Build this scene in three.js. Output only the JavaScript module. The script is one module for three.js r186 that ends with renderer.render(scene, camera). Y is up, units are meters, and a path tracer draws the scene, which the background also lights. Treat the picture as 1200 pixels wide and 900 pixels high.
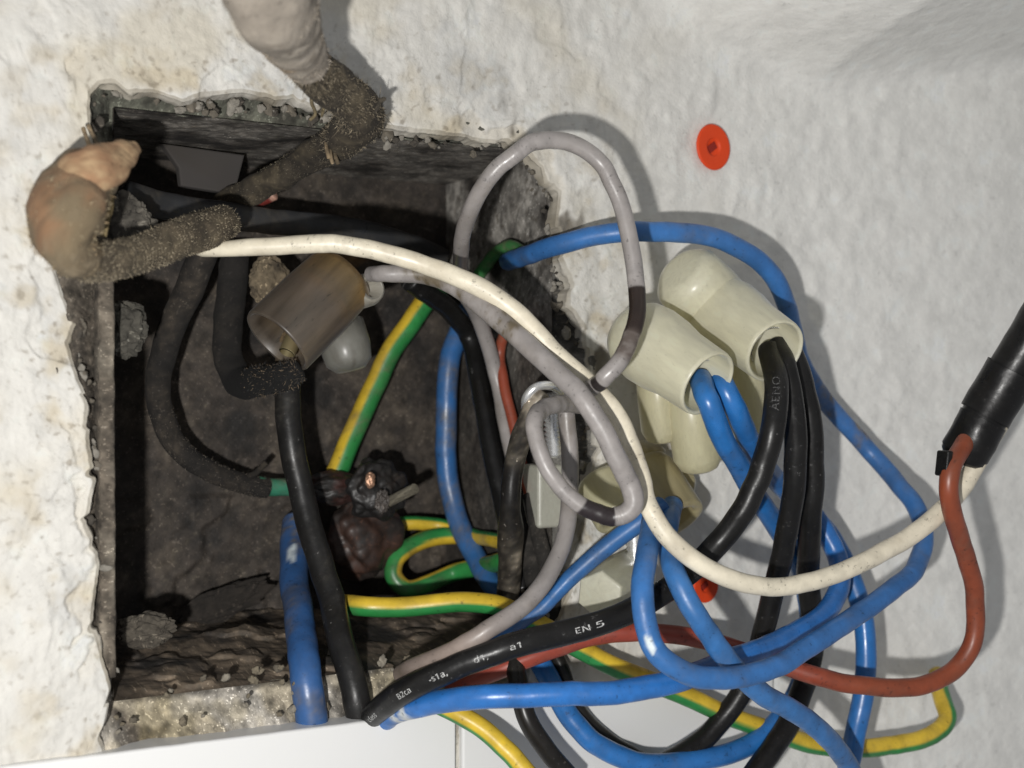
import * as THREE from 'three';
import { ImprovedNoise } from 'three/addons/math/ImprovedNoise.js';
import { RoundedBoxGeometry } from 'three/addons/geometries/RoundedBoxGeometry.js';
import { mergeGeometries, mergeVertices } from 'three/addons/utils/BufferGeometryUtils.js';

// ------------------------------------------------------------------ camera, light, exposure
const MM = 0.001, YAW = THREE.MathUtils.degToRad(30), FPX = 1500, DIST = 0.185;
const camPos = new THREE.Vector3(-DIST * Math.sin(YAW), 0, DIST * Math.cos(YAW));
const FWD = new THREE.Vector3(Math.sin(YAW), 0, -Math.cos(YAW)), RIGHT = new THREE.Vector3(Math.cos(YAW), 0, Math.sin(YAW)), UP = new THREE.Vector3(0, 1, 0);
const scene = new THREE.Scene();
const camera = new THREE.PerspectiveCamera(2 * Math.atan(450 / FPX) * 180 / Math.PI, 4 / 3, 0.01, 6);
camera.position.copy(camPos); camera.lookAt(camPos.clone().add(FWD));
camera.focus = 0.176; camera.userData.fStop = 24;
scene.add(camera);

scene.background = new THREE.Color(0.27, 0.275, 0.285);          // the dim room round the wall
const flash = new THREE.PointLight(new THREE.Color(1, 0.98, 0.95), 0.108);   // the lamp of the phone, beside its lens
flash.name = 'flash_lamp_light'; flash.position.copy(camPos).addScaledVector(RIGHT, -0.019).addScaledVector(UP, -0.019).addScaledVector(FWD, -0.004);
flash.castShadow = true; flash.shadow.radius = 0.12; flash.shadow.mapSize.set(2048, 2048); flash.shadow.camera.near = 0.01; flash.shadow.camera.far = 2; flash.shadow.bias = -0.0002;
scene.add(flash);

const renderer = new THREE.WebGLRenderer({ antialias: true });
renderer.setSize(1024, 768);
renderer.toneMapping = THREE.LinearToneMapping; renderer.toneMappingExposure = 1;
renderer.shadowMap.enabled = true;

// ------------------------------------------------------------------ helpers
const perlin = new ImprovedNoise();
const ns = (x, y, z) => perlin.noise(x, y, z);
function fbm(x, y, z, o = 4) { let a = 0, f = 1, g = 0.5; for (let i = 0; i < o; i++) { a += g * ns(x * f + i * 7.3, y * f + i * 3.1, z * f + i * 5.7); f *= 2.03; g *= 0.5; } return a; }
function rng(seed) { let a = seed >>> 0; return () => { a = (a + 0x6D2B79F5) | 0; let t = Math.imul(a ^ (a >>> 15), 1 | a); t = (t + Math.imul(t ^ (t >>> 7), 61 | t)) ^ t; return ((t ^ (t >>> 14)) >>> 0) / 4294967296; }; }
const clamp = (x, a = 0, b = 1) => Math.min(b, Math.max(a, x));
const sst = (a, b, x) => { const t = clamp((x - a) / (b - a)); return t * t * (3 - 2 * t); };
const lerp = (a, b, t) => a + (b - a) * t;
const mix3 = (a, b, t) => [lerp(a[0], b[0], t), lerp(a[1], b[1], t), lerp(a[2], b[2], t)];
const V = (x, y, z) => new THREE.Vector3(x, y, z);
const softplus = (x, w) => x > 30 * w ? x : w * Math.log(1 + Math.exp(x / w));

// the wall's shape: a plane z = 0 that bends towards the viewer at the right and under the ceiling
const BENDX = 0.058, BEND = 0.16;
const wallR = (x) => BEND * softplus(x - BENDX, 0.004);
let creases = null;
function creaseY(x) { const c = creases; let i = 0; while (i < c.length - 2 && x > c[i + 1][0]) i++; return lerp(c[i][1], c[i + 1][1], (x - c[i][0]) / (c[i + 1][0] - c[i][0])); }
const COVE = 4;
function wallZ(x, y) { let z = wallR(x); if (creases && x > creases[0][0] - 0.08) z += COVE * sst(creases[1][0] - 0.002, creases[3][0], x) * softplus(y - creaseY(x), 0.0013); return z; }
// a point h metres in front of the wall (h < 0: inside the box) where a line of sight through the point (px, py) of a 1200 x 900 view meets it
function at(px, py, h = 0) {
  const d = FWD.clone().addScaledVector(RIGHT, (px - 600) / FPX).addScaledVector(UP, (450 - py) / FPX);
  let a = 0, b = 0.5; const f = (t) => { const x = camPos.x + d.x * t, y = camPos.y + d.y * t; return camPos.z + d.z * t - wallZ(x, y) - h; };
  for (let i = 0; i < 50; i++) { const m = (a + b) / 2; if (f(m) > 0) a = m; else b = m; }
  return camPos.clone().addScaledVector(d, a);
}
const P = (px, py, h) => at(px, py, h * MM);
const pxMetre = (p) => p.clone().sub(camPos).dot(FWD) / FPX;       // metres per pixel at the depth of p
creases = null;
creases = [[600, -14], [760, 24], [870, 58], [955, 88], [1200, 63], [1420, 40]].map(([x, y]) => { const p = at(x, y, 0); return [p.x, p.y]; });

const used = {};
function numbered(n) { const k = used[n] = (used[n] ?? -1) + 1; return k ? n + '_' + String(k).padStart(3, '0') : n; }
function tag(o, label, category, group) { o.userData.label = label; o.userData.category = category; if (group) o.userData.group = group; return o; }
function thing(name, label, category, pos, group) { const g = new THREE.Group(); g.name = numbered(name); if (pos) g.position.copy(pos); scene.add(g); return tag(g, label, category, group); }
function mesh(name, geo, mat, parent = scene) {
  const m = new THREE.Mesh(geo, mat); m.name = parent === scene ? numbered(name) : name; m.castShadow = m.receiveShadow = true;
  if (parent !== scene) { let p = parent, o = V(0, 0, 0); while (p && p !== scene) { o.add(p.position); p = p.parent; } m.position.copy(o.negate()); }
  parent.add(m); return m;
}
const struct = (name, geo, mat) => { const m = mesh(name, geo, mat); m.userData.kind = 'structure'; return m; };

// textures that tile
function tileNoise(size, cells, seed) {
  const r = rng(seed), out = new Float32Array(size * size);
  let amp = 1; for (const c of cells) {
    const g = new Float32Array(c * c).map(() => r());
    for (let y = 0; y < size; y++) { const fy = y / size * c, y0 = Math.floor(fy), ty = fy - y0, sy = ty * ty * (3 - 2 * ty);
      for (let x = 0; x < size; x++) { const fx = x / size * c, x0 = Math.floor(fx), tx = fx - x0, sx = tx * tx * (3 - 2 * tx), x1 = (x0 + 1) % c, y1 = (y0 + 1) % c;
        out[y * size + x] += amp * lerp(lerp(g[y0 * c + x0], g[y0 * c + x1], sx), lerp(g[y1 * c + x0], g[y1 * c + x1], sx), sy); } }
    amp *= 0.62;
  }
  let lo = 1e9, hi = -1e9; for (const v of out) { lo = Math.min(lo, v); hi = Math.max(hi, v); }
  return out.map((v) => (v - lo) / (hi - lo));
}
function dataTex(size, fn, srgb) {
  const d = new Uint8Array(size * size * 4);
  for (let i = 0; i < size * size; i++) { const c = fn(i); d[i * 4] = clamp(c[0]) * 255; d[i * 4 + 1] = clamp(c[1]) * 255; d[i * 4 + 2] = clamp(c[2]) * 255; d[i * 4 + 3] = 255; }
  const t = new THREE.DataTexture(d, size, size); t.wrapS = t.wrapT = THREE.RepeatWrapping; t.magFilter = THREE.LinearFilter; t.minFilter = THREE.LinearMipmapLinearFilter; t.generateMipmaps = true; if (srgb) t.colorSpace = THREE.SRGBColorSpace; t.needsUpdate = true; return t;
}
const nA = tileNoise(1024, [16, 32, 64, 128, 256], 11), nB = tileNoise(1024, [64, 128, 256, 512], 23), nC = tileNoise(1024, [8, 16, 32, 64, 128], 37);
const plasterBump = dataTex(1024, (i) => { const v = nA[i] * 0.75 + nC[i] * 0.25; return [v, v, v]; });
const plasterMap = dataTex(1024, (i) => { const s = sst(0.7, 0.85, nB[i]) * sst(0.4, 0.62, nC[i]), v = 0.985 - 0.08 * s - 0.1 * (nA[i] - 0.5); return [v, v * 0.992, v * 0.975]; }, true);
const gritMap = dataTex(1024, (i) => { const s = sst(0.66, 0.86, nB[i]), v = 0.66 + 0.5 * (nA[i] - 0.5) + 0.42 * s; return [v, v * 0.98, v * 0.95]; }, true);
const wornMap = dataTex(1024, (i) => { const s = sst(0.68, 0.84, nB[i]) * sst(0.42, 0.6, nC[i]), v = 0.94 - 0.22 * s - 0.2 * (nC[i] - 0.5) - 0.12 * (nA[i] - 0.5); return [v, v * 0.995, v * 0.985]; }, true);
const roughMap = dataTex(1024, (i) => { const v = 0.72 + 0.5 * (nC[i] - 0.5) + 0.3 * (nB[i] - 0.5); return [v, v, v]; });

const blackMap = dataTex(1024, (i) => { const s = sst(0.74, 0.88, nB[i]) * (0.25 + 0.75 * sst(0.45, 0.7, nC[i])), v = 0.05 + 0.03 * (nA[i] - 0.5) + 0.35 * s; return [v, v * 0.98, v * 0.96]; });
const std = (o) => new THREE.MeshStandardMaterial({ vertexColors: true, ...o });
const M = {
  plaster: std({ roughness: 0.75, map: plasterMap, bumpMap: plasterBump, bumpScale: 0.0003 }),
  mortar: std({ roughness: 0.95, map: gritMap, bumpMap: plasterBump, bumpScale: 0.0003 }),
  grime: std({ roughness: 0.8, map: gritMap, bumpMap: plasterBump, bumpScale: 0.00022 }),
  pvc: std({ roughness: 0.58, roughnessMap: roughMap, map: wornMap, bumpMap: plasterBump, bumpScale: 0.00003 }),
  shiny: std({ roughness: 0.46, roughnessMap: roughMap, map: wornMap, bumpMap: plasterBump, bumpScale: 0.00003 }),
  black: new THREE.MeshPhysicalMaterial({ vertexColors: true, roughness: 0.5, specularIntensity: 0.6, roughnessMap: roughMap, map: blackMap, bumpMap: plasterBump, bumpScale: 0.00004 }),
  dusty: std({ roughness: 0.95, map: gritMap, bumpMap: plasterBump, bumpScale: 0.00015 }),
  dusty2: std({ roughness: 1, map: wornMap, bumpMap: plasterBump, bumpScale: 0.00035 }),
  fibre: std({ roughness: 1, side: THREE.DoubleSide }),
  tile: new THREE.MeshPhysicalMaterial({ color: new THREE.Color(0.7, 0.7, 0.69), roughness: 0.3, bumpMap: plasterBump, bumpScale: 0.00002 }),
  grout: new THREE.MeshStandardMaterial({ color: new THREE.Color(0.06, 0.057, 0.052), roughness: 0.95, bumpMap: plasterBump, bumpScale: 0.0003 }),
  milky: new THREE.MeshPhysicalMaterial({ vertexColors: true, roughness: 0.62, transmission: 0.52, thickness: 0, clearcoat: 0.9, clearcoatRoughness: 0.28, map: plasterMap, bumpMap: plasterBump, bumpScale: 0.00004, side: THREE.DoubleSide }),
  amber: new THREE.MeshPhysicalMaterial({ vertexColors: true, roughness: 0.45, transmission: 0.85, thickness: 0, clearcoat: 0.7, clearcoatRoughness: 0.25, map: wornMap, side: THREE.DoubleSide }),
  char: new THREE.MeshPhysicalMaterial({ vertexColors: true, roughness: 0.7, clearcoat: 0.25, clearcoatRoughness: 0.35, map: gritMap, bumpMap: plasterBump, bumpScale: 0.00004 }),
  steel: new THREE.MeshStandardMaterial({ color: new THREE.Color(0.85, 0.85, 0.84), metalness: 0.75, roughness: 0.38, roughnessMap: roughMap }),
  copper: new THREE.MeshStandardMaterial({ color: new THREE.Color(0.5, 0.3, 0.2), metalness: 0.8, roughness: 0.5 }),
  brass: new THREE.MeshStandardMaterial({ color: new THREE.Color(0.32, 0.27, 0.15), metalness: 0.7, roughness: 0.5 }),
  orange: new THREE.MeshPhysicalMaterial({ color: new THREE.Color(0.68, 0.052, 0.003), roughness: 0.6, bumpMap: plasterBump, bumpScale: 0.00003 }),
};

function gridGeo(nu, nv, fn, colour, uvScale = 40) {          // fn(u, v) -> Vector3
  const pos = [], col = [], uv = [], idx = [];
  for (let j = 0; j <= nv; j++) for (let i = 0; i <= nu; i++) {
    const p = fn(i / nu, j / nv); pos.push(p.x, p.y, p.z); const c = colour(p, i / nu, j / nv); col.push(...c); uv.push(p.uu ?? i / nu, p.vv ?? j / nv);
  }
  for (let j = 0; j < nv; j++) for (let i = 0; i < nu; i++) { const a = j * (nu + 1) + i, b = a + 1, c = a + nu + 1, d = c + 1; idx.push(a, b, d, a, d, c); }
  const g = new THREE.BufferGeometry(); g.setAttribute('position', new THREE.Float32BufferAttribute(pos, 3)); g.setAttribute('color', new THREE.Float32BufferAttribute(col, 3)); g.setAttribute('uv', new THREE.Float32BufferAttribute(uv, 2)); g.setIndex(idx); g.computeVertexNormals(); return g;
}
function paint(g, fn) { const p = g.attributes.position, n = g.attributes.normal, c = new Float32Array(p.count * 3); for (let i = 0; i < p.count; i++) { const v = fn(p.getX(i), p.getY(i), p.getZ(i), n.getX(i), n.getY(i), n.getZ(i)); c.set(v, i * 3); } g.setAttribute('color', new THREE.BufferAttribute(c, 3)); return g; }

// a tube along points [px, py, h] with a width in pixels of the view (turned into one real radius), seen in frames that keep angle 0 towards the viewer
function path(pts, w, opt = {}) {
  const p3 = pts.map((q) => P(q[0], q[1], q[2]));
  const curve = new THREE.CatmullRomCurve3(p3, false, 'centripetal');
  const mean = p3.reduce((a, p) => a + pxMetre(p), 0) / p3.length;
  const radAt = Array.isArray(w) ? w.map((x, i) => x / 2 * pxMetre(p3[i])) : null, r0 = radAt ? 0 : w / 2 * mean;
  const L = curve.getLength(), n = Math.max(8, Math.round(L / (opt.step ?? 0.0005)));
  const S = []; let lastN = null, s = 0, prev = null;
  for (let i = 0; i <= n; i++) {
    const u = i / n, p = curve.getPoint(u), T = curve.getTangent(u).normalize();
    if (prev) s += p.distanceTo(prev); prev = p;
    const wob = opt.wobble ?? 0.0004, wp = p3[0].x * 900; p.add(V(fbm(s * 75 + wp, 1.5, 0.3, 3), fbm(s * 75 + wp, 7.5, 3.3, 3), fbm(s * 75 + wp, 4.5, 9.3, 3)).multiplyScalar(wob * 2));
    const ref = camPos.clone().sub(p).normalize(); let N = ref.addScaledVector(T, -ref.dot(T)); const l = N.length();
    N.divideScalar(Math.max(l, 1e-6)); if (lastN && l < 0.35) { const q = lastN.clone().addScaledVector(T, -lastN.dot(T)).normalize(); N.lerp(q, 1 - l / 0.35).addScaledVector(T, -N.dot(T)).normalize(); }
    lastN = N.clone(); const B = T.clone().cross(N).normalize();
    const k = u * (p3.length - 1), k0 = Math.min(p3.length - 2, Math.floor(k));
    S.push({ u, s, p, T, N, B, r: radAt ? lerp(radAt[k0], radAt[k0 + 1], sst(0, 1, k - k0)) : r0, k });
  }
  return { S, curve, L, r: r0 };
}
function tubeGeo(pa, colour, opt = {}) {
  const { S } = pa, nr = opt.sides ?? 20, pos = [], col = [], uv = [], idx = [], from = opt.from ?? 0, to = opt.to ?? 1, sd = opt.seed ?? 0, jit = opt.jitter ?? 0.022, jf = opt.freq ?? 260, flat = opt.flat ?? 1, grow = opt.grow ?? 0;
  const use = S.filter((q) => q.u >= from - 1e-6 && q.u <= to + 1e-6); let row = 0;
  const ring = (q, k, off) => { for (let j = 0; j <= nr; j++) { const a = (j / nr + 0.5) * 2 * Math.PI, c = Math.cos(a), n = Math.sin(a);
    const d = V(q.N.x * c * flat + q.B.x * n, q.N.y * c * flat + q.B.y * n, q.N.z * c * flat + q.B.z * n), e = q.p.clone().addScaledVector(q.T, off);
    let r = (q.r + grow) * k; const w = e.clone().addScaledVector(d, r); r *= 1 + jit * 2 * fbm(w.x * jf + sd, w.y * jf, w.z * jf, opt.oct ?? 3);
    const f = e.addScaledVector(d, r); pos.push(f.x, f.y, f.z); col.push(...colour({ u: q.u, s: q.s, k: q.k, a: ((a + Math.PI) % (2 * Math.PI)) - Math.PI, p: f }, sd)); uv.push(q.s / 0.03, j / nr * q.r * 6.283 / 0.03 + sd * 0.137); } row++; };
  const first = use[0], last = use[use.length - 1], cap = opt.cap ?? 0.25;
  if (!opt.open) { ring(first, 0.001, -cap * first.r); ring(first, 0.6, -cap * first.r); ring(first, 0.88, -cap * 0.6 * first.r); }
  for (const q of use) ring(q, 1, 0);
  if (!opt.open) { ring(last, 0.88, cap * 0.6 * last.r); ring(last, 0.6, cap * last.r); ring(last, 0.001, cap * last.r); }
  for (let i = 0; i < row - 1; i++) for (let j = 0; j < nr; j++) { const a = i * (nr + 1) + j, b = a + 1, c = a + nr + 1, d = c + 1; idx.push(a, b, d, a, d, c); }
  const g = new THREE.BufferGeometry(); g.setAttribute('position', new THREE.Float32BufferAttribute(pos, 3)); g.setAttribute('color', new THREE.Float32BufferAttribute(col, 3)); g.setAttribute('uv', new THREE.Float32BufferAttribute(uv, 2)); g.setIndex(idx);
  g.computeVertexNormals(); const nn = g.attributes.normal;   // join the seam
  for (let i = 0; i < row; i++) { const a = i * (nr + 1), b = a + nr, v = V(nn.getX(a) + nn.getX(b), nn.getY(a) + nn.getY(b), nn.getZ(a) + nn.getZ(b)).normalize(); nn.setXYZ(a, v.x, v.y, v.z); nn.setXYZ(b, v.x, v.y, v.z); }
  return g;
}
// colours of insulation with grime, dust and bands
const DUST = [0.2, 0.17, 0.125];
function ins(base, o = {}) {
  const dust = o.dust ?? 0.1, dirt = o.dirt ?? 0.15, dc = o.dustColour ?? DUST;
  return (q, sd) => {
    const { x, y, z } = q.p; let c = typeof base === 'function' ? base(q) : base;
    const n1 = fbm(x * 160 + sd, y * 160, z * 160, 3), n2 = fbm(x * 1100 + sd, y * 1100, z * 1100, 3);
    c = mix3(c, [c[0] * 0.5, c[1] * 0.47, c[2] * 0.44], clamp(dirt * 2 * sst(0.02, 0.35, n1) + dirt * 0.6 * sst(0.15, 0.35, n2)));
    const dd = typeof dust === 'function' ? dust(q) : dust;
    c = mix3(c, dc, clamp(dd * (0.25 + 1.8 * sst(-0.1, 0.3, n1)) * (0.6 + 1.2 * sst(-0.1, 0.3, n2))));
    for (const b of o.bands ?? []) { const t = sst(b[0] - b[2], b[0] + b[2], q.k + 0.05 * n1) * (1 - sst(b[1] - b[2], b[1] + b[2], q.k + 0.05 * n1)); c = mix3(c, b[3], t * (b[4] ?? 1) * (1 - (b[5] ?? 0) * sst(-0.05, 0.3, n2))); }
    for (const m of o.spots ?? []) { const da = Math.abs(q.a - m[1]), dk = Math.abs(q.k - m[0]) / m[2], rr = Math.hypot(dk, da / m[3]); if (rr < 1) c = mix3(c, [0.62, 0.7, 0.75], sst(1, 0.75, rr) * (1 - 0.7 * (m[4] ? sst(0.5, 0.2, rr) : 0)) * (m[5] ? sst(-0.12, 0.05, n2) : 1)); }
    return c;
  };
}
let seedCount = 1;
function wire(name, label, category, pts, w, colour, mat = M.pvc, opt = {}) {
  const pa = path(pts, w, opt), g = tubeGeo(pa, colour, { seed: (seedCount++) * 3.7, ...opt });
  const m = opt.parent ? mesh(name, g, mat, opt.parent) : tag(mesh(name, g, mat), label, category, opt.group);
  m.pa = pa; return m;
}
// fibres that stick out of a dusty tube
function fuzzGeo(pa, from, to, count, len, cols, seed, thick = 0.00009, spread = 1) {
  const r = rng(seed), use = pa.S.filter((q) => q.u >= from && q.u <= to), pos = [], col = [];
  for (let i = 0; i < count; i++) {
    const q = use[Math.floor(r() * use.length)], a = r() * 6.283, d = q.N.clone().multiplyScalar(Math.cos(a)).addScaledVector(q.B, Math.sin(a));
    const b = q.p.clone().addScaledVector(d, q.r * 0.97), l = len * (0.3 + 1.1 * r() * r());
    const dir = d.clone().multiplyScalar(0.5 + 0.6 * r()).addScaledVector(q.T, (r() - 0.5) * 2 * spread).addScaledVector(V(r() - 0.5, r() - 0.5, r() - 0.5), 1.1).normalize();
    const side = dir.clone().cross(V(r() - 0.5, r() - 0.5, r() - 0.5)).normalize().multiplyScalar(thick), m = b.clone().addScaledVector(dir, l * 0.55), e = b.clone().addScaledVector(dir, l).addScaledVector(V(r() - 0.5, r() - 0.5, r() - 0.5), l * 0.5);
    const c = cols[Math.floor(r() * cols.length)];
    for (const t of [[b.clone().add(side), b.clone().sub(side), m.clone().add(side)], [b.clone().sub(side), m.clone().sub(side), m.clone().add(side)], [m.clone().add(side), m.clone().sub(side), e]]) for (const v of t) { pos.push(v.x, v.y, v.z); col.push(...c); }
  }
  const g = new THREE.BufferGeometry(); g.setAttribute('position', new THREE.Float32BufferAttribute(pos, 3)); g.setAttribute('color', new THREE.Float32BufferAttribute(col, 3)); g.computeVertexNormals(); return g;
}
function fuzz(pa, from, to, count, len, cols, seed, parent, thick, spread) { const m = mesh('fuzz', fuzzGeo(pa, from, to, count, len, cols, seed, thick, spread), M.fibre, parent); m.userData.kind = 'stuff'; return m; }
// a rough lump
function lumpGeo(c, size, seed, amp, colour, detail = 5, rot = 0, freq = 2, wr = 0.12, oct = 3) {
  let g = new THREE.IcosahedronGeometry(1, detail * 4); g.deleteAttribute('normal'); g.deleteAttribute('uv'); g = mergeVertices(g, 1e-4); const p = g.attributes.position, uv = [];
  const cr = Math.cos(rot), sr = Math.sin(rot);
  for (let i = 0; i < p.count; i++) { const x = p.getX(i), y = p.getY(i), z = p.getZ(i), k = 1 + amp * (1.5 * fbm(x * freq + seed, y * freq, z * freq, oct) + 0.3 * Math.abs(ns(x * freq * 1.7, y * freq * 1.7 + seed, z * freq * 1.7)) - wr * Math.abs(ns(x * 7, y * 7 + seed, z * 7)));
    const X = x * k * size[0], Y = y * k * size[1]; p.setXYZ(i, c.x + X * cr - Y * sr, c.y + X * sr + Y * cr, c.z + z * k * size[2]); uv.push((x * size[0] + z * size[2]) / 0.03, y * size[1] / 0.03); }
  g.setAttribute('uv', new THREE.Float32BufferAttribute(uv, 2)); g.computeVertexNormals(); return paint(g, colour);
}
const pxv = (p, n) => n * pxMetre(p);
// a lathe whose axis runs from a to b; profile in [radius, along] with along 0..1
function latheGeo(a, b, prof, colour, sides = 40) {
  const L = a.distanceTo(b), g = new THREE.LatheGeometry(prof.map(([r, t]) => new THREE.Vector2(Math.max(r, 1e-6), t * L)), sides);
  const q = new THREE.Quaternion().setFromUnitVectors(V(0, 1, 0), b.clone().sub(a).normalize()); g.applyMatrix4(new THREE.Matrix4().compose(a, q, V(1, 1, 1)));
  const uv = g.attributes.uv; for (let i = 0; i < uv.count; i++) uv.setXY(i, uv.getX(i) * 2, uv.getY(i));
  return paint(g, colour);
}
const speck = (c, f, k, dark = [0.1, 0.08, 0.05]) => (x, y, z) => { const n = fbm(x * f, y * f, z * f, 4), m = fbm(x * f * 6, y * f * 6, z * f * 6, 2); return mix3(c, dark, clamp(k * (sst(-0.05, 0.4, n) + 0.8 * sst(0.15, 0.4, m)))); };

// ------------------------------------------------------------------ the wall with its broken opening
const HOLE = [[105, 112], [118, 99], [136, 97], [150, 108], [185, 110], [215, 120], [235, 112], [285, 110], [330, 119], [360, 127], [400, 134], [440, 146], [490, 155], [540, 159], [580, 166], [603, 172], [622, 180], [636, 196], [641, 214], [656, 226], [652, 260], [655, 300], [668, 328], [664, 360], [684, 384], [690, 420], [700, 470], [702, 520], [692, 560], [688, 600], [668, 645], [668, 690], [650, 745], [618, 772], [600, 800], [560, 830], [500, 858], [400, 878], [260, 898], [160, 906], [128, 886], [122, 856], [130, 805], [118, 760], [109, 720], [119, 662], [106, 612], [112, 562], [104, 522], [106, 470], [90, 432], [80, 402], [90, 380], [76, 350], [66, 318], [76, 270], [98, 225], [110, 180], [104, 150]].map(([x, y]) => at(x, y, 0));
const HC = at(385, 480, 0);
function radial(poly, th) { const dx = Math.cos(th), dy = Math.sin(th); let best = 0; for (let i = 0; i < poly.length; i++) { const a = poly[i], b = poly[(i + 1) % poly.length], ex = b.x - a.x, ey = b.y - a.y, den = dx * ey - dy * ex; if (Math.abs(den) < 1e-12) continue; const t = ((a.x - HC.x) * ey - (a.y - HC.y) * ex) / den, s = ((a.x - HC.x) * dy - (a.y - HC.y) * dx) / den; if (t > 0 && s >= 0 && s <= 1) best = Math.max(best, t); } return best; }
const XR0 = -0.115, XR1 = 0.175, YT = 0.105, YB = -0.105;
const OUT = [V(XR0, YB, 0), V(XR1, YB, 0), V(XR1, YT, 0), V(XR0, YT, 0)];
const NT = 1700, NRI = 250;
function holeR(th) { const dx = Math.cos(th), dy = Math.sin(th); const r = radial(HOLE, th); const X = dx * r, Y = dy * r, chip = sst(0.1, 0.16, fbm(X * 210 + 5, Y * 210, 2.2, 2)); return r + 0.0006 * fbm(X * 150 + 3, Y * 150, 1.3, 3) + 0.0009 * chip * (0.6 + ns(X * 500, Y * 500, 8)) + 0.00012 * ns(X * 1100, Y * 1100, 4); }
{
  const pos = [], col = [], uv = [], idxW = [], idxC = [];
  const rows = []; for (const z of [-2.4, -1.6, -0.9, -0.35]) rows.push([0, z]); for (let i = 0; i <= NRI; i++) rows.push([Math.pow(i / NRI, 1.35), null]);
  const radii = []; for (let j = 0; j < NT; j++) { const th = j / NT * 2 * Math.PI; radii.push([holeR(th), radial(OUT, th), Math.cos(th), Math.sin(th)]); }
  for (const [t, zz] of rows) for (let j = 0; j < NT; j++) {
    const [r0, r1, dx, dy] = radii[j], inset = zz === null ? 0 : 0.0011 * fbm(dx * r0 * 260, dy * r0 * 260, zz * 1.7, 4) + zz * 0.0001, r = lerp(r0, r1, t) + inset, x = HC.x + dx * r, y = HC.y + dy * r, d = r - r0;
    const px = (x - HC.x), rightness = sst(-0.005, 0.07, x), leftness = 1 - sst(-0.055, -0.02, x);
    let z = wallZ(x, y);
    // the relief of the hand-laid plaster: long soft swells, roller streaks, flakes by the opening
    z += 0.0013 * fbm(x * 38, y * 38, 2, 3) * (1 - 0.55 * rightness);
    const wx = 0.0025 * fbm(x * 120, y * 120, 91, 2), str = fbm((x + wx) * 300, (y + 2 * wx) * 165, 5, 4) * (0.7 + 0.9 * fbm(x * 70, y * 70, 14, 2)); z += lerp(0.00035, 0.00042, sst(-0.02, 0.02, x)) * (sst(-0.2, 0.45, str) - 0.3) * 1.2 * (1 - 0.6 * sst(0.07, 0.1, x));
    z += 0.00016 * fbm(x * 800, y * 650, 8, 3) + 0.0002 * Math.max(0, fbm(x * 420 + 3, y * 380, 18, 2) - 0.12);
    const nEdge = fbm(x * 120, y * 120, 11, 4), flakeW = 0.004 + 0.008 * Math.max(0, fbm(x * 45 + 9, y * 45, 3, 2) + 0.15), flake = sst(0.0004, -0.0004, d - flakeW * (0.55 + 1.6 * nEdge)) * (1 - 0.5 * rightness) * sst(0.0, 0.2, fbm(x * 40 + 1, y * 40, 77, 2) + 0.02);
    z -= 0.00035 * flake; z += 0.0005 * sst(0.02, 0.001, d) * fbm(x * 150, y * 150, 21, 4);
    const patch = sst(0.1, 0.13, fbm(x * 52 + 4, y * 52, 31, 4)); z -= 0.00022 * patch * (1 - rightness);
    if (zz !== null) z += zz * MM; else z -= 0.0002 * sst(0.0006, 0, d);
    pos.push(x, y, z); uv.push(x / 0.045, (y + 0.9 * (wallZ(x, y) - wallR(x))) / 0.045);
    // colour: white paint, base lightened rightwards to even out flash falloff, yellowed and grimed round the opening
    let c = mix3([0.58, 0.576, 0.558], [0.74, 0.745, 0.74], rightness);
    const b1 = fbm(x * 60, y * 60, 41, 4), b2 = fbm(x * 170, y * 170, 51, 4), b3 = fbm(x * 900, y * 900, 61, 3);
    const near = sst(0.022, 0.0, d), mid = sst(0.06, 0.0, d) * (1 - rightness);
    c = mix3(c, [0.5, 0.46, 0.37], clamp(0.6 * mid * sst(0.02, 0.3, b1)));
    c = mix3(c, [0.46, 0.475, 0.49], clamp(0.8 * mid * sst(0.02, 0.25, -b1) * sst(-0.15, 0.2, b2)));
    c = mix3(c, [0.44, 0.38, 0.27], clamp(0.7 * near * sst(0.0, 0.35, b2)));
    c = mix3(c, [0.2, 0.17, 0.13], clamp((0.55 * near + 0.06 * mid) * sst(0.16, 0.4, b3 + 0.3 * b2)));
    c = mix3(c, [0.55, 0.5, 0.41], 0.4 * flake);
    c = mix3(c, [0.1, 0.085, 0.065], clamp(0.85 * sst(0.011, 0.001, d) * sst(-0.02, 0, x) * sst(0.1, 0.26, fbm(x * 200 + 5, y * 110, 71, 4))));
    if (zz !== null || d < 0.0005) c = mix3(c, [0.26, 0.235, 0.19], 0.45 + 0.5 * sst(-0.2, 0.3, b2));
    col.push(...c);
  }
  for (let i = 0; i < rows.length - 1; i++) for (let j = 0; j < NT; j++) { const a = i * NT + j, b = i * NT + (j + 1) % NT, c = a + NT, d = b + NT; const X = pos[a * 3], Y = pos[a * 3 + 1]; const k = X > creases[1][0] + 0.004 && Y > creaseY(X) ? idxC : idxW; k.push(a, c, b, b, c, d); }
  const g = new THREE.BufferGeometry(); g.setAttribute('position', new THREE.Float32BufferAttribute(pos, 3)); g.setAttribute('color', new THREE.Float32BufferAttribute(col, 3)); g.setAttribute('uv', new THREE.Float32BufferAttribute(uv, 2)); g.setIndex(idxW.concat(idxC)); g.computeVertexNormals();
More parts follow.
